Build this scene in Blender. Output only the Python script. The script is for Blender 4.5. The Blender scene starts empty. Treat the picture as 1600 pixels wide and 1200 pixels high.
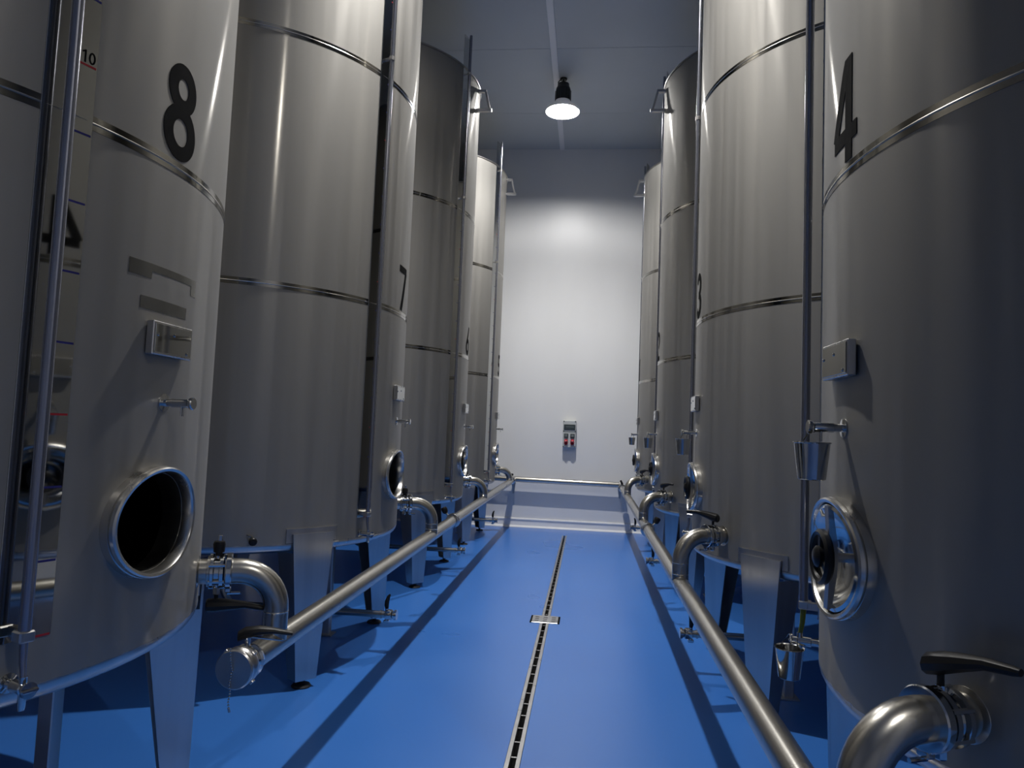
import bpy, math, random
from mathutils import Matrix, Vector
from math import sin, cos, pi, radians as rad, sqrt

scene = bpy.context.scene
C = scene.collection
random.seed(7)

# ------------------------------------------------------------------ camera, world, exposure
YAW, PITCH, ROLL = rad(6.1639), rad(3.9438), rad(2.2988)
EYE = 1.61
fw = Vector((-sin(YAW) * cos(PITCH), cos(YAW) * cos(PITCH), sin(PITCH)))
rt0 = Vector((cos(YAW), sin(YAW), 0))
up0 = rt0.cross(fw)
rt = cos(ROLL) * rt0 + sin(ROLL) * up0
up = -sin(ROLL) * rt0 + cos(ROLL) * up0
cam_data = bpy.data.cameras.new('camera')
cam = bpy.data.objects.new('camera', cam_data)
C.objects.link(cam)
m = Matrix.Identity(4)
for i in range(3):
    m[i][0], m[i][1], m[i][2] = rt[i], up[i], -fw[i]
m[0][3], m[1][3], m[2][3] = 0, 0, EYE
cam.matrix_world = m
cam_data.sensor_width = 36
cam_data.lens = 1115.2459 / 1600 * 36
cam_data.clip_start = .05
scene.camera = cam

world = bpy.data.worlds.new('world')
scene.world = world
world.use_nodes = True
world.node_tree.nodes['Background'].inputs[0].default_value = (0, 0, 0, 1)
world.node_tree.nodes['Background'].inputs[1].default_value = 0

scene.view_settings.view_transform = 'Standard'
scene.view_settings.look = 'None'
scene.view_settings.gamma = 1
scene.view_settings.use_curve_mapping = False
scene.view_settings.exposure = -.12
scene.cycles.max_bounces = 10
scene.cycles.diffuse_bounces = 5
scene.cycles.glossy_bounces = 7
scene.cycles.caustics_reflective = True
scene.cycles.blur_glossy = 1.0
scene.cycles.sample_clamp_indirect = 6
scene.cycles.use_denoising = True

BULB = 3350.0           # radiance of each lamp bulb
LAMP_W = 620.0          # beam thrown down by each reflector
LAMPS = [(-.50, 9.88), (-.56, 4.72), (2.4, -.6)]
RIM_Z = 6.2

# ------------------------------------------------------------------ materials
def nodes(name):
    mt = bpy.data.materials.new(name)
    mt.use_nodes = True
    nt = mt.node_tree
    return mt, nt, nt.nodes['Principled BSDF']

def plain(name, col, rough=.5, metal=0., spec=.5, emit=None, estr=0):
    mt, nt, b = nodes(name)
    b.inputs['Base Color'].default_value = (*col, 1)
    b.inputs['Roughness'].default_value = rough
    b.inputs['Metallic'].default_value = metal
    b.inputs['Specular IOR Level'].default_value = spec
    if emit:
        b.inputs['Emission Color'].default_value = (*emit, 1)
        b.inputs['Emission Strength'].default_value = estr
    return mt

def noise(nt, scale_vec, scale, detail=3):
    tc = nt.nodes.new('ShaderNodeTexCoord')
    mp = nt.nodes.new('ShaderNodeMapping')
    mp.inputs['Scale'].default_value = scale_vec
    nz = nt.nodes.new('ShaderNodeTexNoise')
    nz.inputs['Scale'].default_value = scale
    nz.inputs['Detail'].default_value = detail
    nt.links.new(tc.outputs['Object'], mp.inputs['Vector'])
    nt.links.new(mp.outputs['Vector'], nz.inputs['Vector'])
    return nz

def remap(nt, sock, lo, hi, a=.3, b=.7):
    mr = nt.nodes.new('ShaderNodeMapRange')
    mr.inputs['From Min'].default_value = a
    mr.inputs['From Max'].default_value = b
    mr.inputs['To Min'].default_value = lo
    mr.inputs['To Max'].default_value = hi
    nt.links.new(sock, mr.inputs['Value'])
    return mr.outputs['Result']

def ramp2(nt, sock, c0, c1, p0=.35, p1=.65):
    r = nt.nodes.new('ShaderNodeValToRGB')
    r.color_ramp.elements[0].color = (*c0, 1)
    r.color_ramp.elements[1].color = (*c1, 1)
    r.color_ramp.elements[0].position = p0
    r.color_ramp.elements[1].position = p1
    nt.links.new(sock, r.inputs['Fac'])
    return r.outputs['Color']

def steel(name, col, rough, aniso=0., rot=.25, var=.05, wave=0., grain=(7, 7, .12)):
    mt, nt, b = nodes(name)
    b.inputs['Metallic'].default_value = 1
    nz = noise(nt, grain, 2.2, 4)
    k0, k1 = 1 - var, 1 + var
    nt.links.new(ramp2(nt, nz.outputs['Fac'], tuple(c * k0 for c in col), tuple(min(1, c * k1) for c in col)), b.inputs['Base Color'])
    nt.links.new(remap(nt, nz.outputs['Fac'], rough * .9, rough * 1.1), b.inputs['Roughness'])
    if aniso:
        b.inputs['Anisotropic'].default_value = aniso
        b.inputs['Anisotropic Rotation'].default_value = rot
        tg = nt.nodes.new('ShaderNodeTangent')
        tg.direction_type = 'RADIAL'
        tg.axis = 'Z'
        nt.links.new(tg.outputs['Tangent'], b.inputs['Tangent'])
    if wave:
        n2 = noise(nt, (1, 1, .25), 1.6, 2)
        bp = nt.nodes.new('ShaderNodeBump')
        bp.inputs['Strength'].default_value = wave
        bp.inputs['Distance'].default_value = .02
        nt.links.new(n2.outputs['Fac'], bp.inputs['Height'])
        nt.links.new(bp.outputs['Normal'], b.inputs['Normal'])
    return mt

def tank_steel(name, col, r1, a1, r2, a2, fac):
    """brushed 2B sheet: a wide hazy lobe and a narrower one, both drawn out vertically by the grain"""
    mt = steel(name, col, r1, a1, wave=.10)
    nt = mt.node_tree
    b = nt.nodes['Principled BSDF']
    b2 = nt.nodes.new('ShaderNodeBsdfAnisotropic')
    b2.inputs['Roughness'].default_value = r2
    b2.inputs['Anisotropy'].default_value = a2
    b2.inputs['Rotation'].default_value = 0
    for src in list(nt.links):
        if src.to_node == b and src.to_socket.name == 'Base Color':
            nt.links.new(src.from_socket, b2.inputs['Color'])
        if src.to_node == b and src.to_socket.name == 'Tangent':
            nt.links.new(src.from_socket, b2.inputs['Tangent'])
        if src.to_node == b and src.to_socket.name == 'Normal':
            nt.links.new(src.from_socket, b2.inputs['Normal'])
    mx = nt.nodes.new('ShaderNodeMixShader')
    mx.inputs['Fac'].default_value = fac
    nt.links.new(b.outputs['BSDF'], mx.inputs[1])
    nt.links.new(b2.outputs['BSDF'], mx.inputs[2])
    nt.links.new(mx.outputs['Shader'], nt.nodes['Material Output'].inputs['Surface'])
    return mt

M = {}
M['tank'] = tank_steel('satin_tank_steel', (.345, .335, .315), .71, .15, .15, .62, .18)
M['satin'] = steel('satin_steel', (.52, .51, .50), .30)
M['pipe'] = steel('pipe_steel', (.47, .45, .41), .27, var=.03, grain=(.25, .25, .25))
M['polish'] = steel('polished_steel', (.60, .60, .59), .10, var=.03)
M['mirror'] = steel('mirror_steel', (.50, .50, .48), .035, var=.02)
mt, nt, b = nodes('ground_weld_steel')
b.inputs['Metallic'].default_value = 1
nz = noise(nt, (3.2, 3.2, 1.5), 1.3, 2)
nt.links.new(ramp2(nt, nz.outputs['Fac'], (.20, .195, .175), (.42, .40, .36), .42, .62), b.inputs['Base Color'])  # patchy dark and bright reflections painted into the band's base colour
nt.links.new(remap(nt, nz.outputs['Fac'], .07, .22, .4, .65), b.inputs['Roughness'])
M['band'] = mt
M['ghost'] = steel('sticker_ghost_steel', (.27, .27, .26), .22)
M['bead'] = steel('weld_bead_steel', (.66, .62, .55), .22, var=.1)
M['ring'] = steel('brushed_ring_steel', (.58, .565, .535), .26)
M['leg'] = steel('leg_steel', (.55, .55, .55), .33)
M['black'] = plain('black_plastic', (.007, .007, .008), .42, spec=.28)
M['vinyl'] = plain('black_vinyl', (.008, .008, .008), .8, spec=.03)
M['rubber'] = plain('dark_rubber', (.02, .02, .022), .6)
M['blue_ink'] = plain('blue_ink', (.012, .012, .13), .5)
M['red_ink'] = plain('red_ink', (.33, .012, .02), .5)
M['hose'] = plain('yellow_green_hose', (.12, .15, .01), .3)
M['tube'] = plain('level_tube_sleeve', (.30, .31, .36), .24, metal=.9)
M['abs'] = plain('pale_grey_plastic', (.55, .57, .56), .45)
M['abs_dark'] = plain('dark_grey_plastic', (.045, .06, .06), .3)
M['abs_mid'] = plain('mid_grey_plastic', (.16, .18, .18), .4)
M['red'] = plain('red_plastic', (.42, .012, .03), .4)
M['void'] = plain('drain_black', (.004, .004, .004), .9, spec=.1)
M['lampblack'] = plain('lamp_black', (.012, .012, .012), .4)
M['bulb'] = plain('bulb_glow', (1, 1, 1), .5, emit=(1, .985, .96), estr=BULB)

M['bulb_dim'] = plain('bulb_dim_glow', (1, 1, 1), .5, emit=(1, .95, .86), estr=BULB * .5)

def wall_mat(name, c, rough):
    mt, nt, b = nodes(name)
    nz = noise(nt, (1, 1, .35), 1.1, 4)
    nt.links.new(ramp2(nt, nz.outputs['Fac'], tuple(x * .96 for x in c), c), b.inputs['Base Color'])
    b.inputs['Roughness'].default_value = rough
    return mt
M['wall'] = wall_mat('white_wall_panel', (.85, .85, .848), .36)
M['ceil'] = wall_mat('grey_ceiling_panel', (.62, .65, .66), .5)
M['skirt'] = plain('white_skirting', (.90, .90, .91), .3)
mt, nt, b = nodes('enamel_reflector')
b.inputs['Base Color'].default_value = (.9, .9, .9, 1)
b.inputs['Roughness'].default_value = .4
tr = nt.nodes.new('ShaderNodeBsdfTranslucent')
tr.inputs['Color'].default_value = (.9, .9, .92, 1)
mx = nt.nodes.new('ShaderNodeMixShader')
mx.inputs['Fac'].default_value = .03
nt.links.new(b.outputs['BSDF'], mx.inputs[1])
nt.links.new(tr.outputs['BSDF'], mx.inputs[2])
nt.links.new(mx.outputs['Shader'], nt.nodes['Material Output'].inputs['Surface'])
M['enamel'] = mt
# blue epoxy floor: mottling, scuffs and tiny chips
mt, nt, b = nodes('blue_epoxy_floor')
nz = noise(nt, (1, 1, 1), .8, 2)
base = ramp2(nt, nz.outputs['Fac'], (.038, .176, .585), (.044, .190, .61))
n2 = noise(nt, (1, 1, 1), 60, 2)
mk = remap(nt, n2.outputs['Fac'], 0, .25, .71, .76)
mx = nt.nodes.new('ShaderNodeMix')
mx.data_type = 'RGBA'
nt.links.new(mk, mx.inputs['Factor'])
nt.links.new(base, mx.inputs['A'])
mx.inputs['B'].default_value = (.16, .30, .62, 1)
nt.links.new(mx.outputs['Result'], b.inputs['Base Color'])
nt.links.new(remap(nt, nz.outputs['Fac'], .27, .32), b.inputs['Roughness'])
b.inputs['Specular IOR Level'].default_value = .62
n3 = noise(nt, (1, 1, 1), 180, 2)
bp = nt.nodes.new('ShaderNodeBump')
bp.inputs['Strength'].default_value = .12
bp.inputs['Distance'].default_value = .002
nt.links.new(n3.outputs['Fac'], bp.inputs['Height'])
nt.links.new(bp.outputs['Normal'], b.inputs['Normal'])
M['floor'] = mt

# ------------------------------------------------------------------ mesh builder
class MB:
    def __init__(s):
        s.v, s.f = [], []
    def add(s, vs, fs):
        o = len(s.v)
        s.v += [tuple(x) for x in vs]
        s.f += [tuple(i + o for i in f) for f in fs]
        return s
    def box(s, c, d, ax=None, bev=0.):
        """box centred at c, size d, optional axes matrix; chamfered when bev > 0"""
        hx, hy, hz = d[0] / 2, d[1] / 2, d[2] / 2
        R = ax or Matrix.Identity(3)
        c = Vector(c)
        if bev <= 0:
            vs = [c + R @ Vector((x * hx, y * hy, z * hz)) for x in (-1, 1) for y in (-1, 1) for z in (-1, 1)]
            return s.add(vs, [(0, 1, 3, 2), (4, 6, 7, 5), (0, 4, 5, 1), (2, 3, 7, 6), (0, 2, 6, 4), (1, 5, 7, 3)])
        bv = min(bev, hx * .9, hy * .9, hz * .9)
        idx, vs = {}, []
        for x in (-1, 1):
            for y in (-1, 1):
                for z in (-1, 1):
                    for a in range(3):
                        p = [x * (hx - bv), y * (hy - bv), z * (hz - bv)]
                        p[a] = (x, y, z)[a] * (hx, hy, hz)[a]
                        idx[(x, y, z, a)] = len(vs)
                        vs.append(c + R @ Vector(p))
        fs = []
        def q(k):
            fs.append([idx[t] for t in k])
        for a in range(3):
            u, w = (a + 1) % 3, (a + 2) % 3
            for sg in (-1, 1):
                ring = []
                for su, sw in ((-1, -1), (1, -1), (1, 1), (-1, 1)):
                    t = [0, 0, 0]
                    t[a], t[u], t[w] = sg, su, sw
                    ring.append((*t, a))
                q(ring if sg > 0 else ring[::-1])
            for su in (-1, 1):
                for sw in (-1, 1):
                    def key(sa, which):
                        t = [0, 0, 0]
                        t[a], t[u], t[w] = sa, su, sw
                        return (*t, which)
                    ring = [key(-1, u), key(1, u), key(1, w), key(-1, w)]
                    q(ring if su * sw < 0 else ring[::-1])
        for x in (-1, 1):
            for y in (-1, 1):
                for z in (-1, 1):
                    ring = [(x, y, z, 0), (x, y, z, 1), (x, y, z, 2)]
                    q(ring if x * y * z > 0 else ring[::-1])
        return s.add(vs, fs)
    def lathe(s, prof, n=32, org=(0, 0, 0), ax=None, caps=True, a0=0., a1=2 * pi):
        """revolve (radius, height) profile round local Z of ax at org"""
        R = ax or Matrix.Identity(3)
        org = Vector(org)
        full = abs(a1 - a0 - 2 * pi) < 1e-6
        cnt = n if full else n + 1
        vs, fs = [], []
        for r, h in prof:
            for i in range(cnt):
                a = a0 + (a1 - a0) * i / n
                vs.append(org + R @ Vector((r * cos(a), r * sin(a), h)))
        for j in range(len(prof) - 1):
            for i in range(n):
                i2 = (i + 1) % cnt
                fs.append((j * cnt + i, j * cnt + i2, (j + 1) * cnt + i2, (j + 1) * cnt + i))
        if caps and full:
            if prof[0][0] > 1e-5:
                fs.append(tuple(range(n))[::-1])
            if prof[-1][0] > 1e-5:
                fs.append(tuple((len(prof) - 1) * cnt + i for i in range(n)))
        return s.add(vs, fs)
    def tube(s, pts, r, n=16, cap=True):
        """round tube along a polyline; r is a number or one per point"""
        pts = [Vector(p) for p in pts]
        rs = r if isinstance(r, (list, tuple)) else [r] * len(pts)
        tans = []
        for i in range(len(pts)):
            a, c = pts[max(i - 1, 0)], pts[min(i + 1, len(pts) - 1)]
            tans.append((c - a).normalized())
        t = tans[0]
        nrm = t.orthogonal().normalized()
        vs, fs = [], []
        for i, p in enumerate(pts):
            nrm = (nrm - tans[i] * nrm.dot(tans[i])).normalized()
            bn = tans[i].cross(nrm)
            for k in range(n):
                a = 2 * pi * k / n
                vs.append(p + rs[i] * (cos(a) * nrm + sin(a) * bn))
        for i in range(len(pts) - 1):
            for k in range(n):
                k2 = (k + 1) % n
                fs.append((i * n + k, i * n + k2, (i + 1) * n + k2, (i + 1) * n + k))
        if cap:
            fs.append(tuple(range(n))[::-1])
            fs.append(tuple((len(pts) - 1) * n + k for k in range(n)))
        return s.add(vs, fs)
    def prism(s, poly, c, ax, t):
        """extrude 2D polygon (in ax columns 0,1) by +-t/2 along ax column 2"""
        c = Vector(c)
        n = len(poly)
        vs = [c + ax @ Vector((x, y, z)) for z in (-t / 2, t / 2) for x, y in poly]
        fs = [tuple(range(n))[::-1], tuple(n + i for i in range(n))]
        fs += [(i, (i + 1) % n, n + (i + 1) % n, n + i) for i in range(n)]
        return s.add(vs, fs)
    def cyl_patch(s, a0, a1, z0, z1, r0, r1, n=12):
        """solid patch hugging a cylinder, angles in degrees"""
        vs, fs = [], []
        for i in range(n + 1):
            a = rad(a0 + (a1 - a0) * i / n)
            for r, z in ((r0, z0), (r1, z0), (r1, z1), (r0, z1)):
                vs.append((r * cos(a), r * sin(a), z))
        for i in range(n):
            for k in range(4):
                k2 = (k + 1) % 4
                fs.append((i * 4 + k, (i + 1) * 4 + k, (i + 1) * 4 + k2, i * 4 + k2))
        fs.append((0, 1, 2, 3))
        fs.append((n * 4 + 3, n * 4 + 2, n * 4 + 1, n * 4))
        return s.add(vs, fs)
    def mesh(s, name, mat, smooth=True, angle=35):
        me = bpy.data.meshes.new(name)
        me.from_pydata(s.v, [], s.f)
        me.update()
        import bmesh
        bm = bmesh.new()
        bm.from_mesh(me)
        bmesh.ops.recalc_face_normals(bm, faces=bm.faces)
        if smooth:
            for f in bm.faces:
                f.smooth = True
            for e in bm.edges:
                e.smooth = not (len(e.link_faces) == 2 and e.calc_face_angle(0) > rad(angle))
        bm.to_mesh(me)
        bm.free()
        me.materials.append(mat)
        return me

CACHE = {}
def part(name, mat, parent, fn, key=None, smooth=True, label=None):
    """link one mesh object; alike pieces share mesh data through key"""
    k = key or (name, id(fn), random.random())
    if k not in CACHE:
        mb = MB()
        fn(mb)
        CACHE[k] = mb.mesh(name, M[mat], smooth)
    o = bpy.data.objects.new(name, CACHE[k])
    C.objects.link(o)
    o.parent = parent
    if label:
        o['label'] = label
    return o

def thing(name, label, cat, loc=(0, 0, 0), rz=0., group=None):
    o = bpy.data.objects.new(name, None)
    C.objects.link(o)
    o.empty_display_size = .1
    o.location = loc
    o.rotation_euler = (0, 0, rz)
    o['label'], o['category'] = label, cat
    if group:
        o['group'] = group
    return o

def frame(z, x=None):
    """rotation whose columns are local x, y, z with z along the given vector"""
    z = Vector(z).normalized()
    x = Vector(x) if x else (Vector((0, 0, 1)) if abs(z.z) < .9 else Vector((1, 0, 0)))
    x = (x - z * x.dot(z)).normalized()
    y = z.cross(x)
    return Matrix((x, y, z)).transposed()

def pol(a, r, z):
    return Vector((r * cos(rad(a)), r * sin(rad(a)), z))

# ------------------------------------------------------------------ setting
WALL_Y, CEIL_Z, XL, XR, YF = 12.413, 6.695, -4.45, 3.85, -6.0
def struct(name, mat, fn, label=None):
    mb = MB()
    fn(mb)
    o = bpy.data.objects.new(name, mb.mesh(name, M[mat], False))
    C.objects.link(o)
    o['kind'] = 'structure'
    if label:
        o['label'] = label
    return o
XM, YM, W, L = (XL + XR) / 2, (YF + WALL_Y) / 2, XR - XL, WALL_Y - YF
DX, DY0, DY1 = -.312, 1.6, 11.66      # drain slot
def floor_fn(b):
    hw = .039
    b.box(((XL + DX - hw) / 2, YM, -.05), (DX - hw - XL, L, .1))
    b.box(((XR + DX + hw) / 2, YM, -.05), (XR - DX - hw, L, .1))
    b.box((DX, (DY1 + WALL_Y) / 2, -.05), (2 * hw, WALL_Y - DY1, .1))
    b.box((DX, (YF + DY0) / 2, -.05), (2 * hw, DY0 - YF, .1))
struct('floor', 'floor', floor_fn, 'blue epoxy floor running down the aisle between the tanks')
struct('ceiling', 'ceil', lambda b: b.box((XM, YM, CEIL_Z + .05), (W, L, .1)), 'grey panelled ceiling above the tanks')
struct('wall_back', 'wall', lambda b: b.box((XM, WALL_Y + .05, CEIL_Z / 2), (W, .1, CEIL_Z)), 'white end wall at the far end of the aisle')
struct('wall_left', 'wall', lambda b: b.box((XL - .05, YM, CEIL_Z / 2), (.1, L, CEIL_Z)))
struct('wall_right', 'wall', lambda b: b.box((XR + .05, YM, CEIL_Z / 2), (.1, L, CEIL_Z)))
struct('wall_front', 'wall', lambda b: b.box((XM, YF - .05, CEIL_Z / 2), (W, .1, CEIL_Z)))
def skirt_fn(b):
    prof = [(0, 0), (.055, 0), (.055, .010), (.026, .030), (.012, .034), (.012, .128), (.026, .134), (.022, .152), (0, .158)]
    n = len(prof)
    vs = [(x, WALL_Y - d, z) for x in (XL, XR) for d, z in prof]
    b.add(vs, [(i, (i + 1) % n, n + (i + 1) % n, n + i) for i in range(n)] + [tuple(range(n)), tuple(range(n, 2 * n))])
struct('baseboard_back', 'skirt', skirt_fn, 'white plastic skirting with raised edges along the end wall')
struct('trim_1', 'skirt', lambda b: b.box((-.605, YM, CEIL_Z - .008), (.085, L, .016), bev=.003), 'long joint cover strip along the ceiling')
for k in range(7):
    y = 11.0 - k * 1.9
    struct('trim_%d' % (k + 2), 'ceil', lambda b, y=y: b.box((XM, y, CEIL_Z - .0015), (W, .03, .003)))

# ------------------------------------------------------------------ floor drain
dr = thing('floor_drain', 'steel slot drain with dark slot and square plate along the blue floor', 'drain', (DX, 0, 0))
dr.rotation_euler.z = 0.0
part('channel', 'void', dr, lambda b: b.box((0, (DY0 + DY1) / 2, -.07), (.07, DY1 - DY0, .03)))
PY0, PY1 = 6.23, 6.47
for sx in (-1, 1):
    for y0, y1 in ((DY0, PY0), (PY1, DY1)):
        part('edge_rail', 'satin', dr, lambda b: b.box((sx * .0265, (y0 + y1) / 2, -.026), (.024, y1 - y0, .058), bev=.002))
def bars_fn(b):
    y = DY0 + .1
    while y < DY1:
        if not PY0 - .02 < y < PY1 + .02:
            b.box((0, y, -.012), (.030, .012, .012))
        y += .18
cb = part('crossbar', 'satin', dr, bars_fn, smooth=False)
cb['kind'] = 'stuff'
pl = part('sump_plate', 'satin', dr, lambda b: b.box((0, (PY0 + PY1) / 2, .003), (.225, PY1 - PY0, .008), bev=.002))
for sx in (-1, 1):
    part('plate_gap', 'void', pl, lambda b: b.box((sx * .120, (PY0 + PY1) / 2, .002), (.016, PY1 - PY0, .005)))  # black strip painted for the shade in the gap beside the plate
for ix in (-1, 0, 1):
    for iy in range(3):
        part('plate_slit', 'void', pl, lambda b: b.box((ix * .072, PY0 + .06 + iy * .06, .0072), (.034, .012, .0015)), key=('slit', ix, iy))

# ------------------------------------------------------------------ lamps
def build_lamp(x, y, label, watts=LAMP_W, glow='bulb'):
    t = thing('pendant_lamp', label, 'lamp', (x, y, RIM_Z), group='lamps along the aisle ceiling')
    part('reflector', 'enamel', t, lambda b: b.lathe(
        [(.24, 0), (.244, .004), (.242, .014), (.215, .056), (.165, .098), (.112, .128), (.106, .128), (.160, .093), (.210, .051), (.236, .010), (.237, .001), (.24, 0)], 48, caps=False), key='lamp_reflector')
    part('collar', 'enamel', t, lambda b: b.lathe([(.106, .118), (.108, .16), (.098, .165), (.096, .118)], 32, caps=False), key='lamp_collar')
    h = part('ballast_housing', 'lampblack', t, lambda b: b.lathe(
        [(.103, .155), (.107, .165), (.107, .32), (.098, .35), (.085, .37), (.082, .41), (.03, .415)], 32), key='lamp_housing')
    for k in range(10):
        a = k * 36
        part('cooling_fin', 'lampblack', h, lambda b: b.box(pol(a, .108, .235), (.012, .008, .15), frame((0, 0, 1), pol(a, 1, 0))), key=('fin', k))
    part('hook_rod', 'lampblack', t, lambda b: b.tube([(0, 0, .41), (0, 0, CEIL_Z - RIM_Z - .012)], .012, 10), key='lamp_rod')
    part('ceiling_rose', 'lampblack', t, lambda b: b.lathe([(.045, CEIL_Z - RIM_Z - .025), (.05, CEIL_Z - RIM_Z - .015), (.05, CEIL_Z - RIM_Z)], 20), key='lamp_rose')
    part('cable_gland', 'lampblack', t, lambda b: b.tube([(-.07, 0, .40), (-.075, 0, .44), (-.05, 0, .47), (-.01, 0, .48)], .008, 8), key='lamp_gland')
    part('bulb', glow, t, lambda b: b.lathe([(0, .036), (.02, .040), (.034, .052), (.04, .072), (.034, .094), (.02, .106), (0, .112)], 20), key='lamp_' + glow)
    ld = bpy.data.lights.new('lamp_beam', 'SPOT')
    ld.energy, ld.color = watts, (1, .985, .96)
    ld.spot_size, ld.spot_blend, ld.shadow_soft_size = rad(124), 1.0, .06
    lo = bpy.data.objects.new('lamp_beam', ld)
    C.objects.link(lo)
    lo.parent, lo.location = t, (0, 0, .018)
    part('bulb_socket', 'enamel', t, lambda b: b.lathe([(.022, .108), (.024, .14), (.095, .145)], 16), key='lamp_socket')
    return t
build_lamp(*LAMPS[0], 'black housed pendant lamp with wide white shade hanging before the end wall')
build_lamp(*LAMPS[2], 'dimmer pendant lamp behind the camera, outside the photograph', LAMP_W * .5, 'bulb_dim')
build_lamp(*LAMPS[1], 'matching pendant lamp over the middle of the aisle, above the top edge of the photo', LAMP_W * 1.12, 'bulb_dim')

# ------------------------------------------------------------------ numerals drawn as strokes
def arc(cx, cy, rx, ry, a0, a1, n=24):
    return [(cx + rx * cos(rad(a0 + (a1 - a0) * i / n)), cy + ry * sin(rad(a0 + (a1 - a0) * i / n))) for i in range(n + 1)]
DIG = {
    '0': [arc(.3, .5, .21, .42, 0, 360, 36)],
    '1': [[(.36, 0), (.36, 1)], [(.12, .78), (.36, .95)]],
    '2': [arc(.3, .7, .205, .225, 170, -30, 20) + [(.1, .08)], [(.06, .075), (.55, .075)]],
    '3': [arc(.28, .715, .195, .21, 160, -90, 20), arc(.28, .29, .215, .215, 90, -160, 20)],
    '4': [[(.40, 1.0), (.07, .29)], [(.04, .255), (.60, .255)], [(.42, 0), (.42, 1.0)]],
    '5': [[(.11, .925), (.53, .925)], [(.15, .96), (.12, .5)], arc(.28, .31, .21, .235, 140, -155, 22)],
    '6': [arc(.3, .29, .205, .215, 0, 360, 32), [(.44, 1.0), (.32, .72), (.13, .40)]],
    '7': [[(.02, .925), (.59, .925)], [(.54, .9), (.23, 0)]],
    '8': [arc(.3, .745, .17, .182, 0, 360, 32), arc(.3, .288, .205, .215, 0, 360, 36)],
}
def numeral(b, txt, h, ang, z0, r, stroke=.15, thick=.0015):
    """raise the strokes of a number on a cylinder of radius r, base at z0, centred on ang"""
    wch = .62 * h
    x0 = -wch * len(txt) / 2
    for i, ch in enumerate(txt):
        for path in DIG[ch]:
            n = len(path)
            closed = n > 10 and abs(path[0][0] - path[-1][0]) < 1e-6 and abs(path[0][1] - path[-1][1]) < 1e-6
            vs, fs = [], []
            # subdivide straight segments so that they bend with the tank
            pts = []
            for k in range(n - 1):
                sub = 6 if n < 6 else 1
                for q in range(sub):
                    pts.append((path[k][0] + (path[k + 1][0] - path[k][0]) * q / sub, path[k][1] + (path[k + 1][1] - path[k][1]) * q / sub))
            pts.append(path[-1])
            for k, (px, py) in enumerate(pts):
                if closed:
                    a, c = pts[(k - 1) % (len(pts) - 1)], pts[(k + 1) % (len(pts) - 1)]
                else:
                    a, c = pts[max(k - 1, 0)], pts[min(k + 1, len(pts) - 1)]
                dx, dy = c[0] - a[0], c[1] - a[1]
                l = math.hypot(dx, dy) or 1
                nx, ny = -dy / l * stroke / 2, dx / l * stroke / 2
                for sg, rr in ((-1, r), (1, r), (1, r + thick), (-1, r + thick)):
                    u = x0 + i * wch + (px + sg * nx) * h
                    w = z0 + (py + sg * ny) * h
                    w = max(z0, min(z0 + h, w))
                    aa = rad(ang) + u / r
                    vs.append((rr * cos(aa), rr * sin(aa), w))
            for k in range(len(pts) - 1):
                for q in range(4):
                    q2 = (q + 1) % 4
                    fs.append((k * 4 + q, (k + 1) * 4 + q, (k + 1) * 4 + q2, k * 4 + q2))
            if not closed:
                fs += [(0, 1, 2, 3), tuple((len(pts) - 1) * 4 + q for q in (3, 2, 1, 0))]
            b.add(vs, fs)

# ------------------------------------------------------------------ tanks
R = 1.2449
Z_RIM, Z_TOP = .826, 5.662
Z_WELD = (2.455, 4.054)
MAN_Z, MAN_R, MAN_K = 1.278, .158, 1.26     # the manway is oval: MAN_K times wider than high
OUT_A, OUT_Z = 23.6, 1.017
GA0, GA1, TUBE_A = -23.1, -16.4, -21.0

def shell_fn(b):
    """outer skin with a real round opening for the manway; angle 0 faces the aisle"""
    step = 2.5
    nth = int(360 / step)
    lo, hi, zz0, zz1, nz = -12.5, 12.5, MAN_Z - .27, MAN_Z + .27, 10
    zs = [Z_RIM + .055, .95] + [zz0 + (zz1 - zz0) * i / nz for i in range(nz + 1)] + [1.8, 2.455, 3.3, 4.054, 4.9, Z_TOP]
    zs = sorted(zs)
    idx, vs, fs = {}, [], []
    def vid(i, j):
        k = (i % nth, j)
        if k not in idx:
            idx[k] = len(vs)
            vs.append(pol((i % nth) * step, R, zs[j]))
        return idx[k]
    j0, j1 = zs.index(zz0), zs.index(zz1)
    i0, i1 = int(lo / step), int(hi / step)
    for i in range(nth):
        ii = i if i < nth / 2 else i - nth
        for j in range(len(zs) - 1):
            if i0 <= ii < i1 and j0 <= j < j1:
                continue
            fs.append((vid(i, j), vid(i + 1, j), vid(i + 1, j + 1), vid(i, j + 1)))
    bd = [(i, j0) for i in range(i0, i1)] + [(i1, j) for j in range(j0, j1)] + [(i, j1) for i in range(i1, i0, -1)] + [(i0, j) for j in range(j1, j0, -1)]
    prev = [vid(i, j) for i, j in bd]
    outer = [((i * step) * pi / 180 * R, zs[j] - MAN_Z) for i, j in bd]
    K = 5
    for k in range(1, K + 1):
        cur = []
        for (u, w) in outer:
            a = math.atan2(w, u)
            t = k / K
            x, y = u * (1 - t) + MAN_K * MAN_R * cos(a) * t, w * (1 - t) + MAN_R * sin(a) * t
            cur.append(len(vs))
            vs.append(pol(x / R * 180 / pi, R, MAN_Z + y))
        n = len(cur)
        for q in range(n):
            fs.append((prev[q], prev[(q + 1) % n], cur[(q + 1) % n], cur[q]))
        prev = cur
    b.add(vs, fs)

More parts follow.
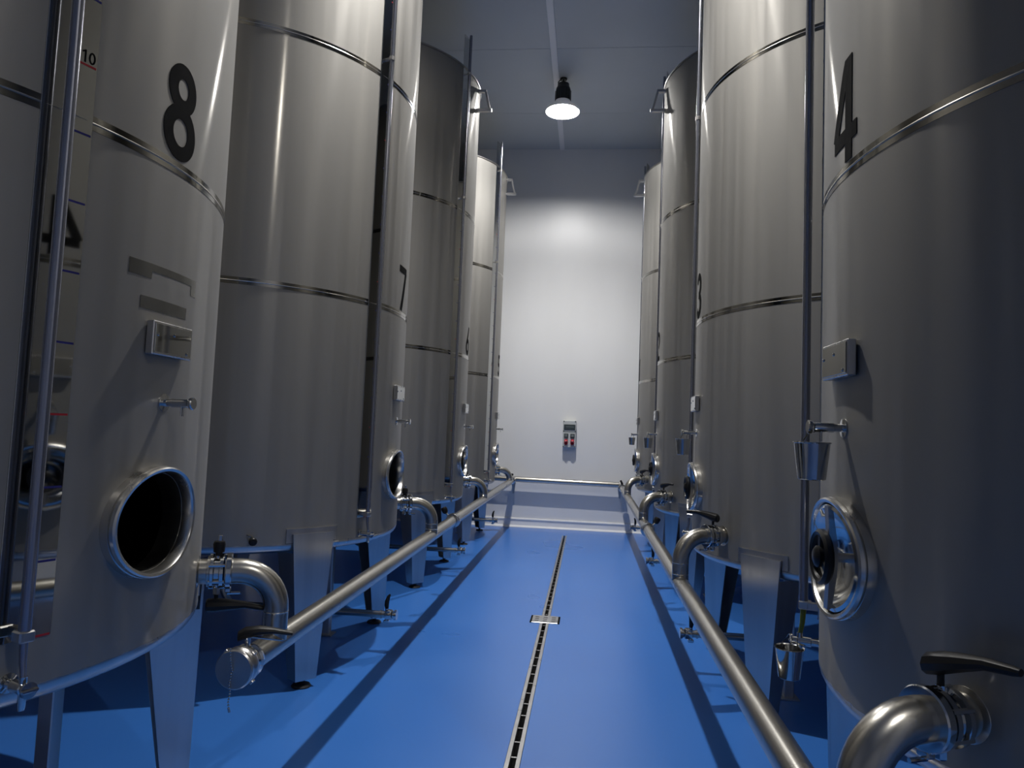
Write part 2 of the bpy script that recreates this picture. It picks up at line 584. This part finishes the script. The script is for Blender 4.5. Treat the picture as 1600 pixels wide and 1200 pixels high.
def lid_fn(b):
    b.lathe([(R - .004, Z_TOP - .012), (R + .012, Z_TOP - .010), (R + .014, Z_TOP), (R + .006, Z_TOP + .010), (R - .05, Z_TOP + .018), (.25, Z_TOP + .24), (.25, Z_TOP + .34), (0, Z_TOP + .35)], 96, caps=False)
def bottom_fn(b):
    b.lathe([(R, Z_RIM + .058), (R + .001, Z_RIM + .050), (R - .002, Z_RIM + .036), (R - .012, Z_RIM + .018), (R - .034, Z_RIM + .005), (R - .07, Z_RIM), (.6, .735), (.12, .675), (0, .67)], 96, caps=False)

def band_fn(z):
    def fn(b):
        b.lathe([(R - .002, z - .022), (R + .0012, z - .021), (R + .0012, z + .021), (R - .002, z + .022)], 144, caps=False)
    return fn
def bead_fn(z):
    def fn(b):
        b.lathe([(R, z - .0035), (R + .003, z - .0025), (R + .004, z), (R + .003, z + .0025), (R, z + .0035)], 144, caps=False)
    return fn

def leg_fn(a):
    """tapered folded channel: flat front face and two side flanges"""
    def fn(b):
        rr, t = R + .006, .010
        ct = Vector((cos(rad(a)), sin(rad(a)), 0))
        tg = Vector((-sin(rad(a)), cos(rad(a)), 0))
        def P(u, d, z):
            return ct * (rr + d) + tg * u + Vector((0, 0, z))
        wt, wb, z1, z0 = .140, .070, .942, .05
        vs = [P(s * w, d, z) for z, w in ((z1, wt), (z0, wb)) for s, d in ((-1, 0), (1, 0), (1, t), (-1, t))]
        b.add(vs, [(0, 1, 2, 3), (7, 6, 5, 4), (0, 4, 5, 1), (1, 5, 6, 2), (2, 6, 7, 3), (3, 7, 4, 0)])
        zc = Z_RIM - .004
        wc = wb + (wt - wb) * (zc - z0) / (z1 - z0)
        for s in (-1, 1):
            vs = []
            for z, w, dep in ((zc, wc, .20), (z0, wb, .085)):
                for u, d in ((w, .001), (w - t, .001), (w - t, -dep), (w, -dep)):
                    vs.append(P(s * u, d, z))
            b.add(vs, [(0, 1, 2, 3), (7, 6, 5, 4), (0, 4, 5, 1), (1, 5, 6, 2), (2, 6, 7, 3), (3, 7, 4, 0)])
        b.box(P(0, -.04, z0 + .003), (2 * wb - .01, .09, .006), Matrix((tg, ct, Vector((0, 0, 1)))).transposed())
    return fn
def foot_fn(a):
    def fn(b):
        c = pol(a, R - .036, 0)
        b.lathe([(.058, 0), (.060, .006), (.052, .016), (.022, .024), (.012, .026), (.012, .056)], 24, c)
        b.lathe([(.022, .034), (.022, .046)], 6, c)
    return fn

def oval(b, k0):
    for k in range(k0, len(b.v)):
        x, y, z = b.v[k]
        y *= MAN_K                                   # wider than high, and saddled onto the curved skin
        b.v[k] = (x - R + sqrt(R * R - y * y), y, z)
def ring_fn(b):
    # oval neck standing a little proud of the skin, with a rounded lip
    k0 = len(b.v)
    b.lathe([(MAN_R + .004, -.075), (MAN_R, -.02), (MAN_R + .001, .032), (MAN_R + .005, .041), (MAN_R + .013, .044), (MAN_R + .018, .040), (MAN_R + .0195, .031), (MAN_R + .0165, .029), (MAN_R + .0165, .026), (MAN_R + .0205, .024), (MAN_R + .021, -.04)], 80, (R, 0, MAN_Z), frame((1, 0, 0)), caps=False)
    oval(b, k0)
def door_fn(b):
    b.lathe([(MAN_R - .002, .012), (MAN_R - .002, .034), (MAN_R - .012, .037), (MAN_R - .020, .026), (MAN_R - .034, -.004), (.085, -.030), (.045, -.040), (0, -.043)], 64, (R, 0, MAN_Z), frame((1, 0, 0)), caps=False)
    oval(b, 0)
def yoke_fn(b):
    ax = Matrix(((1, 0, 0), (0, 0, 1), (0, 1, 0)))
    b.prism([(.028, .152), (.042, .152), (.036, .05), (.034, 0), (.036, -.05), (.042, -.152), (.028, -.152), (.014, -.05), (.012, 0), (.014, .05)], (R, 0, MAN_Z), ax, .032)
    b.tube([(R - .04, 0, MAN_Z), (R + .050, 0, MAN_Z)], .014, 14)
def wheel_fn(b):
    ax = frame((1, 0, 0))
    c = (R + .048, 0, MAN_Z)
    b.lathe([(.026, -.014), (.032, 0), (.032, .020), (.022, .028), (0, .030)], 24, c, ax)
    ring = [(.060, .004), (.064, -.006), (.074, -.008), (.082, 0), (.082, .012), (.074, .020), (.064, .016), (.060, .004)]
    b.lathe(ring, 40, c, ax, caps=False)
    for k in range(3):
        a = rad(90 + 120 * k)
        d = Vector((0, cos(a), sin(a)))
        b.box(Vector(c) + d * .047 + Vector((.006, 0, 0)), (.050, .026, .016), Matrix((d, Vector((0, -sin(a), cos(a))), Vector((1, 0, 0)))).transposed(), bev=.004)

def plate_fn(b):
    b.box((R + .012, .008, 1.87), (.026, .222, .108), bev=.003)
def plate_face_fn(b):
    b.box((R + .0262, .008, 1.87), (.0024, .206, .092), bev=.001)
def plate_screw_fn(y, z):
    return lambda b: b.lathe([(.005, 0), (.005, .0025), (.003, .004), (0, .004)], 12, (R + .027, .008 + y, 1.87 + z), frame((1, 0, 0)))

def tap_fn(b):
    ax = frame((1, 0, 0))
    b.lathe([(.030, 0), (.030, .004), (.012, .006), (.012, .03), (.0145, .032), (.0145, .088), (.012, .090), (.012, .094), (.020, .096), (.021, .104), (.018, .107), (0, .107)], 24, (R - .002, .02, 1.665), ax)
def tap_spout_fn(b):
    for dy in (-.005, .005):
        b.tube([(R + .066, .02 + dy, 1.655), (R + .066, .02 + dy, 1.622)], .003, 8)

PN_A = (GA0 + GA1) / 2
PN_N = pol(PN_A, 1, 0)
PN_T = pol(PN_A + 90, 1, 0)
PN_W = 2 * R * sin(rad(GA1 - GA0) / 2)
PN_O = PN_N * (R + .0005)                 # the strip is flat: centre of its front face
PN_AX = Matrix((PN_T, -PN_N, Vector((0, 0, 1)))).transposed()
def panel_fn(b):
    b.box(PN_O + PN_N * -.001 + Vector((0, 0, (1.01 + 6.03) / 2)), (PN_W, .006, 6.03 - 1.01), PN_AX, bev=.001)
def tube_fn(b):
    b.tube([pol(TUBE_A, R + .055, 1.05), pol(TUBE_A, R + .055, 6.02)], .0155, 18)
def bracket_fn(z):
    def fn(b):
        c = pol(TUBE_A, R + .055, z)
        ax = frame((0, 0, 1), pol(TUBE_A, 1, 0))
        b.lathe([(.0155, -.014), (.0205, -.014), (.0205, .014), (.0155, .014), (.0155, -.014)], 20, c, ax, caps=False)
        b.box(pol(TUBE_A, R + .020, z), (.042, .012, .022), ax, bev=.002)
    return fn
def base_block_fn(b):
    ax = frame((0, 0, 1), pol(TUBE_A, 1, 0))
    b.box(pol(TUBE_A, R + .050, 1.035), (.042, .040, .030), ax, bev=.004)
    b.box(pol(TUBE_A + .6, R + .016, 1.035), (.050, .024, .026), ax, bev=.003)
def hose_fn(b):
    b.tube([pol(TUBE_A, R + .055, 1.02), pol(TUBE_A, R + .058, .97), pol(TUBE_A, R + .066, .925)], [.0105, .009, .007], 12)
def low_tap_fn(b):
    ax = frame(pol(TUBE_A, 1, 0))
    o = pol(TUBE_A, R - .004, .905)
    b.lathe([(.026, 0), (.026, .005), (.012, .008), (.012, .03), (.0165, .032), (.0165, .075), (.013, .078), (.013, .092), (.021, .094), (.021, .100), (0, .101)], 20, o, ax)
    b.lathe([(.008, -.045), (.010, -.035), (.010, 0)], 14, pol(TUBE_A, R + .066, .895))
    b.tube([pol(TUBE_A, R + .066, .91), pol(TUBE_A, R + .066, .935)], .010, 12)
def low_tap_handle_fn(b):
    ax = frame((0, 0, 1), pol(TUBE_A + 90, 1, 0))
    b.box(pol(TUBE_A, R + .098, .905), (.044, .010, .010), ax, bev=.003)
def mark_fn(b):
    b.box(PN_O + PN_T * (PN_W * .5 - .036) + PN_N * .0024, (.064, .001, .006), PN_AX)

def ten_fn(b):
    b2 = MB()
    numeral(b2, '10', .036, 0, 2.619, 50., .13, .0008)
    for v_ in b2.v:
        p = PN_O + PN_T * (PN_W * .5 - .028 + v_[1]) + PN_N * (.0022 + math.hypot(v_[0], v_[1]) - 50.)
        b.v.append((p.x, p.y, v_[2]))
    b.f += b2.f
def prop_fn(b):
    b.box((.686, .339, .37), (.06, .06, .73), bev=.004)
    b.box((.686, .339, .005), (.12, .12, .01), bev=.002)

def hook_fn(b):
    for z, x1 in ((Z_TOP - .055, R + .095), (Z_TOP - .285, R + .150)):
        b.box(((R - .003 + x1) / 2, 0, z), (x1 - R + .003, .05, .030), bev=.003)
    p0, p1 = Vector((R + .085, 0, Z_TOP - .055)), Vector((R + .140, 0, Z_TOP - .285))
    d = (p1 - p0)
    b.box((p0 + p1) / 2, (d.length, .045, .024), frame((0, 1, 0), d) @ Matrix(((1, 0, 0), (0, 0, 1), (0, -1, 0))), bev=.002)
    b.tube([(R + .14, 0, Z_TOP - .285), (R + .165, 0, Z_TOP - .285)], .020, 10)

OD = pol(OUT_A, 1, 0)
def stub_fn(b):
    ax = frame(OD)
    o = pol(OUT_A, R - .008, OUT_Z)
    b.lathe([(.066, 0), (.062, .008), (.049, .013), (.049, .040), (.060, .042), (.060, .052)], 32, o, ax)
def valve_fn(b):
    ax = frame(OD)
    o = pol(OUT_A, R + .044, OUT_Z)
    b.lathe([(.056, 0), (.066, .002), (.066, .013), (.055, .017), (.055, .033), (.066, .037), (.066, .050), (.058, .052)], 36, o, ax)
    b.tube([pol(OUT_A, R + .069, OUT_Z - .074), pol(OUT_A, R + .069, OUT_Z + .070)], .012, 12)
    for k in range(6):
        a = rad(30 + 60 * k)
        side = pol(OUT_A + 90, 1, 0) * cos(a) * .063 + Vector((0, 0, sin(a) * .063))
        b.tube([o + side - OD * .003, o + side + OD * .056], .0065, 6)
def clamp_fn(b):
    ax = frame(OD)
    b.lathe([(.049, 0), (.068, .001), (.071, .005), (.071, .022), (.068, .026), (.049, .027)], 36, pol(OUT_A, R + .100, OUT_Z), ax)
    b.box(pol(OUT_A, R + .1135, OUT_Z - .074), (.024, .034, .018), frame((0, 0, 1), OD), bev=.004)
def knob_fn(b):
    c = pol(OUT_A, R + .071, OUT_Z + .062)
    ax = frame((0, 0, 1), OD)
    b.lathe([(.014, 0), (.014, .012), (.021, .014), (.024, .045), (.020, .056), (.010, .058)], 18, c, ax)
def knob_tip_fn(b):
    b.box(pol(OUT_A, R + .074, OUT_Z + .128), (.016, .012, .030), frame((0, 0, 1), OD), bev=.003)
def lever_fn(d, zz, bend=0.):
    """black lever arm from the valve stem along local direction d at height zz"""
    def fn(b):
        d3 = Vector(d).normalized()
        s = pol(OUT_A, R + .071, zz)
        z = Vector((0, 0, 1))
        side = z.cross(d3).normalized()
        pts = [(-.036, .020, .020), (-.030, .027, .026), (.0, .029, .028), (.05, .025, .022), (.11, .017, .014), (.17, .012, .011), (.185, .008, .008)]
        vs, fs = [], []
        n = 10
        for t, hw, hh in pts:
            c = s + d3 * t + z * (bend * (t / .18) ** 1.0 - .9 * max(0, t - .1) * .25)
            for k in range(n):
                a = 2 * pi * k / n
                vs.append(c + side * hw * cos(a) + z * hh * sin(a))
        for i in range(len(pts) - 1):
            for k in range(n):
                fs.append((i * n + k, i * n + (k + 1) % n, (i + 1) * n + (k + 1) % n, (i + 1) * n + k))
        fs += [tuple(range(n))[::-1], tuple((len(pts) - 1) * n + k for k in range(n))]
        b.add(vs, fs)
        b.tube([pol(OUT_A, R + .071, OUT_Z + (.06 if zz > OUT_Z else -.06)), s], .008, 10)
    return fn
def stub_low_fn(b):
    b.lathe([(.010, -.030), (.015, -.026), (.015, 0)], 6, pol(OUT_A, R + .071, OUT_Z - .062))
def wing_nut_fn(b):
    b.tube([pol(OUT_A, R + .112, OUT_Z - .086), pol(OUT_A, R + .160, OUT_Z - .086)], .006, 8)

def drain_pipe_fn(b):
    b.tube([(0, 0, .69), (0, 0, .40)] + [(.13 - .13 * cos(rad(q)), 0, .40 - .13 * sin(rad(q))) for q in (15, 30, 45, 60, 75, 90)] + [(1.25, 0, .27)], .0245, 16)
    b.lathe([(.0225, 0), (.030, .002), (.030, .016), (.0225, .018)], 20, (1.20, 0, .27), frame((1, 0, 0)))
def drain_valve_fn(b):
    ax = frame((1, 0, 0))
    b.lathe([(.026, 0), (.036, .004), (.038, .030), (.036, .050), (.028, .056), (.028, .066), (.036, .068), (.036, .085), (0, .086)], 24, (1.240, 0, .27), ax)
    b.tube([(1.25, 0, .225), (1.25, 0, .32)], .012, 12)
    b.box((1.25, 0, .222), (.04, .03, .02), bev=.004)
def drain_lever_fn(b):
    b.tube([(1.25, 0, .312), (1.247, 0, .335), (1.248, .004, .365), (1.256, .010, .395), (1.266, .014, .412)], [.012, .016, .016, .012, .006], 12)
def sensor_fn(b):
    ax = frame(pol(-56.2, 1, 0))
    b.lathe([(.016, -.004), (.016, .01), (.010, .012), (.010, .02), (.020, .022), (.024, .03), (.024, .05), (.018, .056), (0, .057)], 14, pol(-56.2, R, .914), ax)
def sensor_lead_fn(b):
    b.tube([pol(-56.2, R + .03, .93), pol(-57.0, R + .03, .945), pol(-57.6, R + .015, .950)], .005, 8)

def build_tank(num, side, i, label, door=False, lever=None, patches=False):
    if side == 'L':
        loc, rz = (-2.6463, 2.2162 + 2.917 * i, 0), 0
    else:
        loc, rz = (2.0100, 2.2615 + 2.917 * i, 0), pi
    t = thing('storage_tank', label, 'tank', loc, rz, 'storage tanks along the aisle')
    def P(name, mat, fn, parent=t, label=None, smooth=True, key=None):
        return part(name, mat, parent, fn, key or ('tank', name, getattr(fn, '__name__', '')), smooth, label)
    P('shell', 'tank', shell_fn)
    P('lid', 'satin', lid_fn)
    P('bottom_dish', 'satin', bottom_fn)
    for z in Z_WELD:
        bd = P('weld_band', 'band', band_fn(z), key=('band', z))
        P('weld_bead', 'bead', bead_fn(z), bd, key=('bead', z))
    for a in (-39, 39, 141, -141):
        lg = P('leg', 'leg', leg_fn(a), key=('leg', a))
        P('leg_pad', 'satin', lambda b: b.cyl_patch(a - 8.0, a + 8.0, Z_RIM + .062, .974, R - .001, R + .006, 8), lg, key=('pad', a))
        P('leg_foot', 'rubber', foot_fn(a), lg, key=('foot', a), label='dark round levelling foot')
    P('prop', 'leg', prop_fn, label='slim square prop under the tank floor')
    P('manway_ring', 'ring', ring_fn)
    if door:
        d = P('manway_door', 'polish', door_fn)
        P('yoke_bar', 'satin', yoke_fn, d)
        P('hand_wheel', 'black', wheel_fn, d, label='black three-spoke hand wheel')
    pt = P('name_plate', 'satin', plate_fn)
    P('plate_face', 'mirror', plate_face_fn, pt)
    for k, (y, z) in enumerate(((-.09, .01), (0, .018), (.078, -.036))):
        P('plate_screw', 'polish', plate_screw_fn(y, z), pt, key=('pscrew', k))
    P('number', 'vinyl', lambda b: numeral(b, str(num), .329, .2, 2.483, R + .0005), key=('number', num), label='black number %d' % num, smooth=False)
    tp = P('sample_tap', 'polish', tap_fn)
    P('tap_spout', 'polish', tap_spout_fn, tp)
    pn = P('gauge_panel', 'mirror', panel_fn, label='tall mirror-bright strip behind the level tube')
    for k in range(2, 25):
        red = k % 5 == 0 or k == 2
        mk = P('scale_mark', 'red_ink' if red else 'blue_ink', mark_fn, pn, key=('mark', red), smooth=False)
        mk.location.z = 1.012 + .2 * (k - 2)
    P('scale_number', 'vinyl', ten_fn, pn, key='ten', smooth=False, label='black 10 above a red mark')
    tu = P('level_tube', 'tube', tube_fn)
    for z in (4.17, 5.58):
        P('tube_bracket', 'satin', bracket_fn(z), tu, key=('tbr', z))
    P('tube_foot', 'satin', base_block_fn, tu)
    if num == 4:
        P('tube_hose', 'hose', hose_fn, tu, label='yellow-green stained hose end')
    else:
        P('tube_hose', 'tube', hose_fn, tu, key='clearhose')
    lt = P('level_tap', 'polish', low_tap_fn)
    P('tap_handle', 'polish', low_tap_handle_fn, lt)
    P('ladder_hook', 'satin', hook_fn)
    st = P('outlet_stub', 'pipe', stub_fn)
    vl = P('outlet_valve', 'polish', valve_fn)
    P('clamp_ring', 'polish', clamp_fn, vl)
    P('valve_stud', 'polish', stub_low_fn, vl)
    P('clamp_bolt', 'polish', wing_nut_fn, vl)
    if lever is None or lever == 'low':
        k = P('valve_knob', 'black', knob_fn, vl, label='black knob on the valve stem')
        P('knob_tip', 'polish', knob_tip_fn, vl)
    if lever == 'low':
        P('valve_lever', 'black', lever_fn(OD, OUT_Z - .132), vl, key=('lever', num), label='black lever under the valve')
    elif lever is not None:
        P('valve_lever', 'black', lever_fn(lever[0], OUT_Z + .118, lever[1]), vl, key=('lever', num), label='black lever over the valve')
    P('drain_pipe', 'pipe', drain_pipe_fn)
    dv = P('drain_valve', 'polish', drain_valve_fn)
    P('drain_lever', 'black', drain_lever_fn, dv, label='black upright drain lever')
    P('sensor_gland', 'black', sensor_fn, label='small black screw gland')
    P('sensor_lead', 'polish', sensor_lead_fn)
    if patches:
        P('polished_patch', 'ghost', lambda b: (b.cyl_patch(-8.8, -4.2, 2.058, 2.106, R, R + .0008, 4), b.cyl_patch(-4.2, 6.6, 2.082, 2.106, R, R + .0008, 8), b.cyl_patch(6.6, 8.4, 2.048, 2.106, R, R + .0008, 4)), key='patch1', label='dull rectangle where a sticker came off')
        P('polished_patch', 'ghost', lambda b: b.cyl_patch(-6.2, 5.5, 1.958, 1.998, R, R + .0008, 10), key='patch2', label='dull strip where a sticker came off')
    return t

TG = pol(OUT_A + 90, 1, 0)
build_tank(8, 'L', 0, 'nearest steel tank of the left row, numbered 8, with open round manway', lever='low', patches=True)
build_tank(7, 'L', 1, 'second steel tank of the left row, numbered 7, right behind tank 8')
build_tank(6, 'L', 2, 'third steel tank of the left row, between tank 7 and the far end tank')
build_tank(5, 'L', 3, 'farthest steel tank of the left row, brightly lit beside the end wall')
build_tank(4, 'R', 0, 'nearest steel tank of the right row, numbered 4, with closed round manway door', True, (TG, .055))
build_tank(3, 'R', 1, 'second steel tank of the right row, numbered 3, right behind tank 4', True, (-TG + OD * .55, .035))
build_tank(2, 'R', 2, 'third steel tank of the right row, between tank 3 and the far end tank', True, (TG, .04))
build_tank(1, 'R', 3, 'farthest steel tank of the right row, brightly lit beside the end wall', True, (TG, .04))

# ------------------------------------------------------------------ pipework
def zl(y): return .725 + .0105 * (y - 2.6)
def zr(y): return .715 + .0070 * (y - 2.15)
PX = {'L': -1.231, 'R': .598}
PR = .049
def manifold(side, y0, y1, label):
    zf = zl if side == 'L' else zr
    x = PX[side]
    t = thing('manifold_pipe', label, 'pipe', (x, y0, 0), group='long pipes beside the aisle')
    part('pipe', 'pipe', t, lambda b: b.tube([(0, 0, zf(y0)), (0, y1 - y0, zf(y1))], PR, 28))
    for i in range(4):
        cx, cy, sg = (-2.6463, 2.2162 + 2.917 * i, 1) if side == 'L' else (2.01, 2.2615 + 2.917 * i, -1)
        ox, oy = OD.x * sg, OD.y * sg
        def W(r, z):
            return Vector((cx + ox * r - x, cy + oy * r - y0, z))
        rv = R + .296
        # nudge the drop so that it lands on the pipe axis
        rv = (x - cx) / ox
        rb = .15
        yv = cy + oy * rv
        zp = zf(yv)
        pts = [W(R + .124, OUT_Z)] + [W(rv - rb + rb * sin(rad(q)), OUT_Z - rb + rb * cos(rad(q))) for q in range(0, 91, 9)] + [W(rv, zp + .015)]
        e = part('elbow', 'pipe', t, lambda b: b.tube(pts, .0495, 32))
        part('weld_ring', 'bead', e, lambda b: (b.lathe([(.0495, -.003), (.0508, 0), (.0495, .003)], 32, W(rv, OUT_Z - rb - .012), caps=False),
                                                b.lathe([(.0495, -.003), (.0512, 0), (.0495, .003)], 32, W(rv, zp + PR + .006), caps=False)))
    return t, x, y0, zf

mL, xL, yL0, zfL = manifold('L', 2.60, 12.20, 'long steel pipe along the left tanks, with capped end')
mR, xR, yR0, zfR = manifold('R', 1.15, 12.20, 'long steel pipe along the right tanks')

def inline_valve(t, x, y, y0, zf, side):
    z = zf(y)
    v = part('inline_valve', 'polish', t, lambda b: (
        b.lathe([(PR, -.05), (.064, -.048), (.066, -.034), (.056, -.03), (.056, -.018), (.068, -.016), (.068, .016), (.056, .018), (.056, .03), (.066, .034), (.064, .048), (PR, .05)], 28, (0, y - y0, z), frame((0, 1, 0)), caps=False),
        b.tube([(side * .045, y - y0, z + .04), (side * .080, y - y0, z + .070)], .010, 10)))
    part('valve_knob', 'black', v, lambda b: b.lathe([(.016, 0), (.026, .012), (.030, .045), (.024, .06), (0, .064)], 18, (side * .072, y - y0, z + .062), frame((side * .45, 0, 1))), label='black knob on the in-line valve')
inline_valve(mL, xL, 6.71, yL0, zfL, -1)
inline_valve(mR, xR, 6.96, yR0, zfR, 1)

# near end of the left pipe: valve, union nut, blind cap, lever and bead chain
def end_valve_fn(b):
    b.lathe([(PR, .03), (.060, .028), (.064, .012), (.056, .006), (.056, -.006), (.064, -.012), (.064, -.028), (.060, -.03)], 32, (0, 0, zl(2.6)), frame((0, 1, 0)), caps=False)
    b.tube([(0, -.0, zl(2.6) + .05), (0, 0, zl(2.6) + .095)], .011, 12)
ev = part('end_valve', 'polish', mL, end_valve_fn)
def cap_fn(b):
    b.lathe([(.050, -.028), (.066, -.032), (.070, -.040), (.070, -.062), (.066, -.068), (.066, -.078), (.071, -.082), (.071, -.092), (.066, -.098), (0, -.101)], 40, (0, 0, zl(2.6)), frame((0, 1, 0)), caps=False)
    for k in range(4):
        a = rad(45 + 90 * k)
        b.box((.071 * cos(a), -.052, zl(2.6) + .071 * sin(a)), (.014, .020, .016), Matrix.Rotation(-a, 3, 'Y'), bev=.002)
part('blind_cap', 'satin', mL, cap_fn, label='round steel blind cap closing the pipe')
def end_lever_fn(b):
    z = zl(2.6) + .105
    d = Vector((.93, .36, 0)).normalized()
    side = Vector((-d.y, d.x, 0))
    pts = [(-.035, .020, .018, -.012), (-.01, .026, .022, 0), (.04, .024, .018, .008), (.09, .018, .012, .006), (.14, .012, .009, -.004), (.16, .008, .007, -.008)]
    vs, fs, n = [], [], 10
    for t_, hw, hh, dz in pts:
        c = Vector((0, 0, z + dz)) + d * t_
        for k in range(n):
            a = 2 * pi * k / n
            vs.append(c + side * hw * cos(a) + Vector((0, 0, hh * sin(a))))
    for i in range(len(pts) - 1):
        for k in range(n):
            fs.append((i * n + k, i * n + (k + 1) % n, (i + 1) * n + (k + 1) % n, (i + 1) * n + k))
    fs += [tuple(range(n))[::-1], tuple((len(pts) - 1) * n + k for k in range(n))]
    b.add(vs, fs)
part('valve_lever', 'black', ev, end_lever_fn, label='black curved lever on the pipe end')
part('lever_spring', 'polish', ev, lambda b: b.box((.06, .03, zl(2.6) + .080), (.12, .012, .006), Matrix.Rotation(rad(21), 3, 'Z') @ Matrix.Rotation(rad(8), 3, 'Y'), bev=.001))
def chain_fn(b):
    pts = []
    for k in range(9):
        t_ = k / 8
        pts.append(Vector((-.012 + .012 * t_, -.104 - .006 * sin(pi * t_), zl(2.6) + .075 - .075 * t_)))
    for k in range(1, 14):
        pts.append(Vector((-.006 + .002 * sin(k), -.104, zl(2.6) - .010 * k)))
    for p in pts:
        b.lathe([(0, -.0038), (.0027, -.0027), (.0038, 0), (.0027, .0027), (0, .0038)], 8, p)
    b.tube(pts, .0009, 5)
    b.tube([pts[-1], pts[-1] + Vector((.004, 0, -.014))], .004, 8)
part('bead_chain', 'polish', mL, chain_fn, label='thin bead chain hanging from the cap')
# far ends: elbows that turn onto the wall pipe, with black valve handles
for t, x, y0, zf, sg in ((mL, xL, yL0, zfL, 1), (mR, xR, yR0, zfR, -1)):
    z = zf(12.1)
    v = part('end_valve', 'polish', t, lambda b: b.lathe([(PR, -.045), (.062, -.043), (.064, -.02), (.055, -.016), (.055, .016), (.064, .02), (.062, .043), (PR, .045)], 24, (0, 11.9 - y0, zf(11.9)), frame((0, 1, 0)), caps=False))
    part('valve_lever', 'black', v, (lambda b: (b.tube([(0, 11.9 - y0, zf(11.9) + .04), (0, 11.9 - y0, zf(11.9) + .09)], .012, 10), b.box((-.03 * sg, 11.9 - y0, zf(11.9) + .10), (.12, .035, .04), bev=.01))) if sg > 0 else
         (lambda b: b.tube([(0, 11.9 - y0, zf(11.9) + .04), (-.01, 11.9 - y0, zf(11.9) + .08), (-.03, 11.9 - y0, zf(11.9) + .13)], [.012, .02, .014], 10)), label='black valve handle')

WY, WZ = 12.265, .822
wp = thing('wall_pipe', 'horizontal steel pipe crossing low in front of the white end wall', 'pipe', (-.4, WY, 0))
part('pipe', 'pipe', wp, lambda b: b.tube([(-1.45, 0, WZ + .012), (1.03, 0, WZ - .012)], PR - .002, 28))
for sx in (-1.3, -.832, .975):
    br = part('wall_bracket', 'satin', wp, lambda b: (
        b.prism([(-.035, WZ - .04), (.035, WZ - .04), (.03, WZ - .09), (.012, WZ - .24), (-.012, WZ - .24), (-.03, WZ - .09)], (sx, .05, 0), Matrix(((1, 0, 0), (0, 0, -1), (0, 1, 0))), .02),
        b.box((sx, .10, WZ - .06), (.05, .096, .02), bev=.003)))
    part('pipe_clip', 'satin', br, lambda b: b.lathe([(PR - .002, -.012), (PR + .003, -.012), (PR + .003, .012), (PR - .002, .012)], 24, (sx, 0, WZ), frame((1, 0, 0)), caps=False))

# ------------------------------------------------------------------ cups on the right taps
def cup_fn(h, rt_, rb_):
    def fn(b):
        b.lathe([(0, .003), (rb_ - .004, .003), (rb_ - .002, 0), (rb_ + .001, .002), (rt_ - .0005, h - .004), (rt_ + .003, h - .002), (rt_ + .002, h + .001), (rt_ - .002, h - .002), (rb_ - .001, .006), (0, .006)], 40, caps=False)
    return fn
def bail_fn(h, hook):
    def fn(b):
        b.tube([(-.012, .047, h - .010), (-.012, .050, h + .004), (-.006, .034, h + .02), (0, .012, hook - .006), (0, 0, hook), (0, -.012, hook - .006), (-.004, -.03, h + .03)], .0022, 8)
    return fn
def cup(x, y, z, label, hook, h=.112, rt_=.052, rb_=.039):
    t = thing('steel_cup', label, 'cup', (x, y, z), 0, 'steel cups hanging from the right taps')
    part('cup_body', 'polish', t, cup_fn(h, rt_, rb_), key=('cup', h))
    part('wire_hook', 'polish', t, bail_fn(h, hook), key=('bail', h, round(hook, 3)))
    return t
cupl = ['on the sample tap of tank 4, above its hand wheel', 'on the sample tap of tank 3, beside the second plate', 'on the tap of the third right tank', 'on the tap of the farthest right tank, against the white wall']
for i in range(4):
    cup(2.01 - R - .091, 2.2615 + 2.917 * i - .02, 1.507, 'small tapered steel cup ' + cupl[i], 1.665 + .017 - 1.507)
g = pol(TUBE_A + 180, R + .100, 0)
cup(2.01 + g.x, 2.2615 + g.y, .768, 'shiny steel cup under the lower tap of tank 4, near its hose', .905 + .019 - .768, .108, .050, .037)

# ------------------------------------------------------------------ socket box on the end wall
sb = thing('socket_box', 'grey power socket box with two red sockets on the end wall', 'socket box', (-.305, WALL_Y, 1.40))
def sb_house(b):
    b.box((0, -.06, .235), (.225, .12, .466), bev=.010)
part('housing', 'abs', sb, sb_house)
part('breaker_window', 'abs_dark', sb, lambda b: b.box((0, -.124, .352), (.195, .018, .095), bev=.006), label='dark clear breaker cover')
part('window_rail', 'abs_mid', sb, lambda b: b.box((.005, -.134, .358), (.135, .004, .012), bev=.001))
part('seam', 'abs_mid', sb, lambda b: b.box((0, -.121, .275), (.222, .004, .012), bev=.001))
for sx in (-1, 1):
    for z in (.45, .285, .02):
        part('corner_screw', 'abs_dark', sb, lambda b: b.lathe([(.011, 0), (.011, .004), (.006, .006), (0, .006)], 12, (sx * .098, -.119, z), frame((0, -1, 0))))
    k = part('flap_socket', 'abs_dark', sb, lambda b: (b.box((sx * .054, -.128, .205), (.074, .022, .076), bev=.006)), label='dark grey flap socket')
    part('flap', 'abs_mid', k, lambda b: b.box((sx * .054, -.141, .207), (.042, .006, .044), bev=.003))
    q = part('red_socket', 'red', sb, lambda b: (
        b.lathe([(.034, 0), (.034, .030), (.031, .040), (.026, .050), (.022, .050), (.020, .02), (0, .02)], 24, (sx * .054, -.118, .095), frame((0, -.85, -.4)))), label='red round industrial socket')
    part('socket_cap', 'red', q, lambda b: b.lathe([(.030, 0), (.031, .012), (.020, .018), (0, .019)], 20, (sx * .054, -.158, .118), frame((0, -.55, .75))))
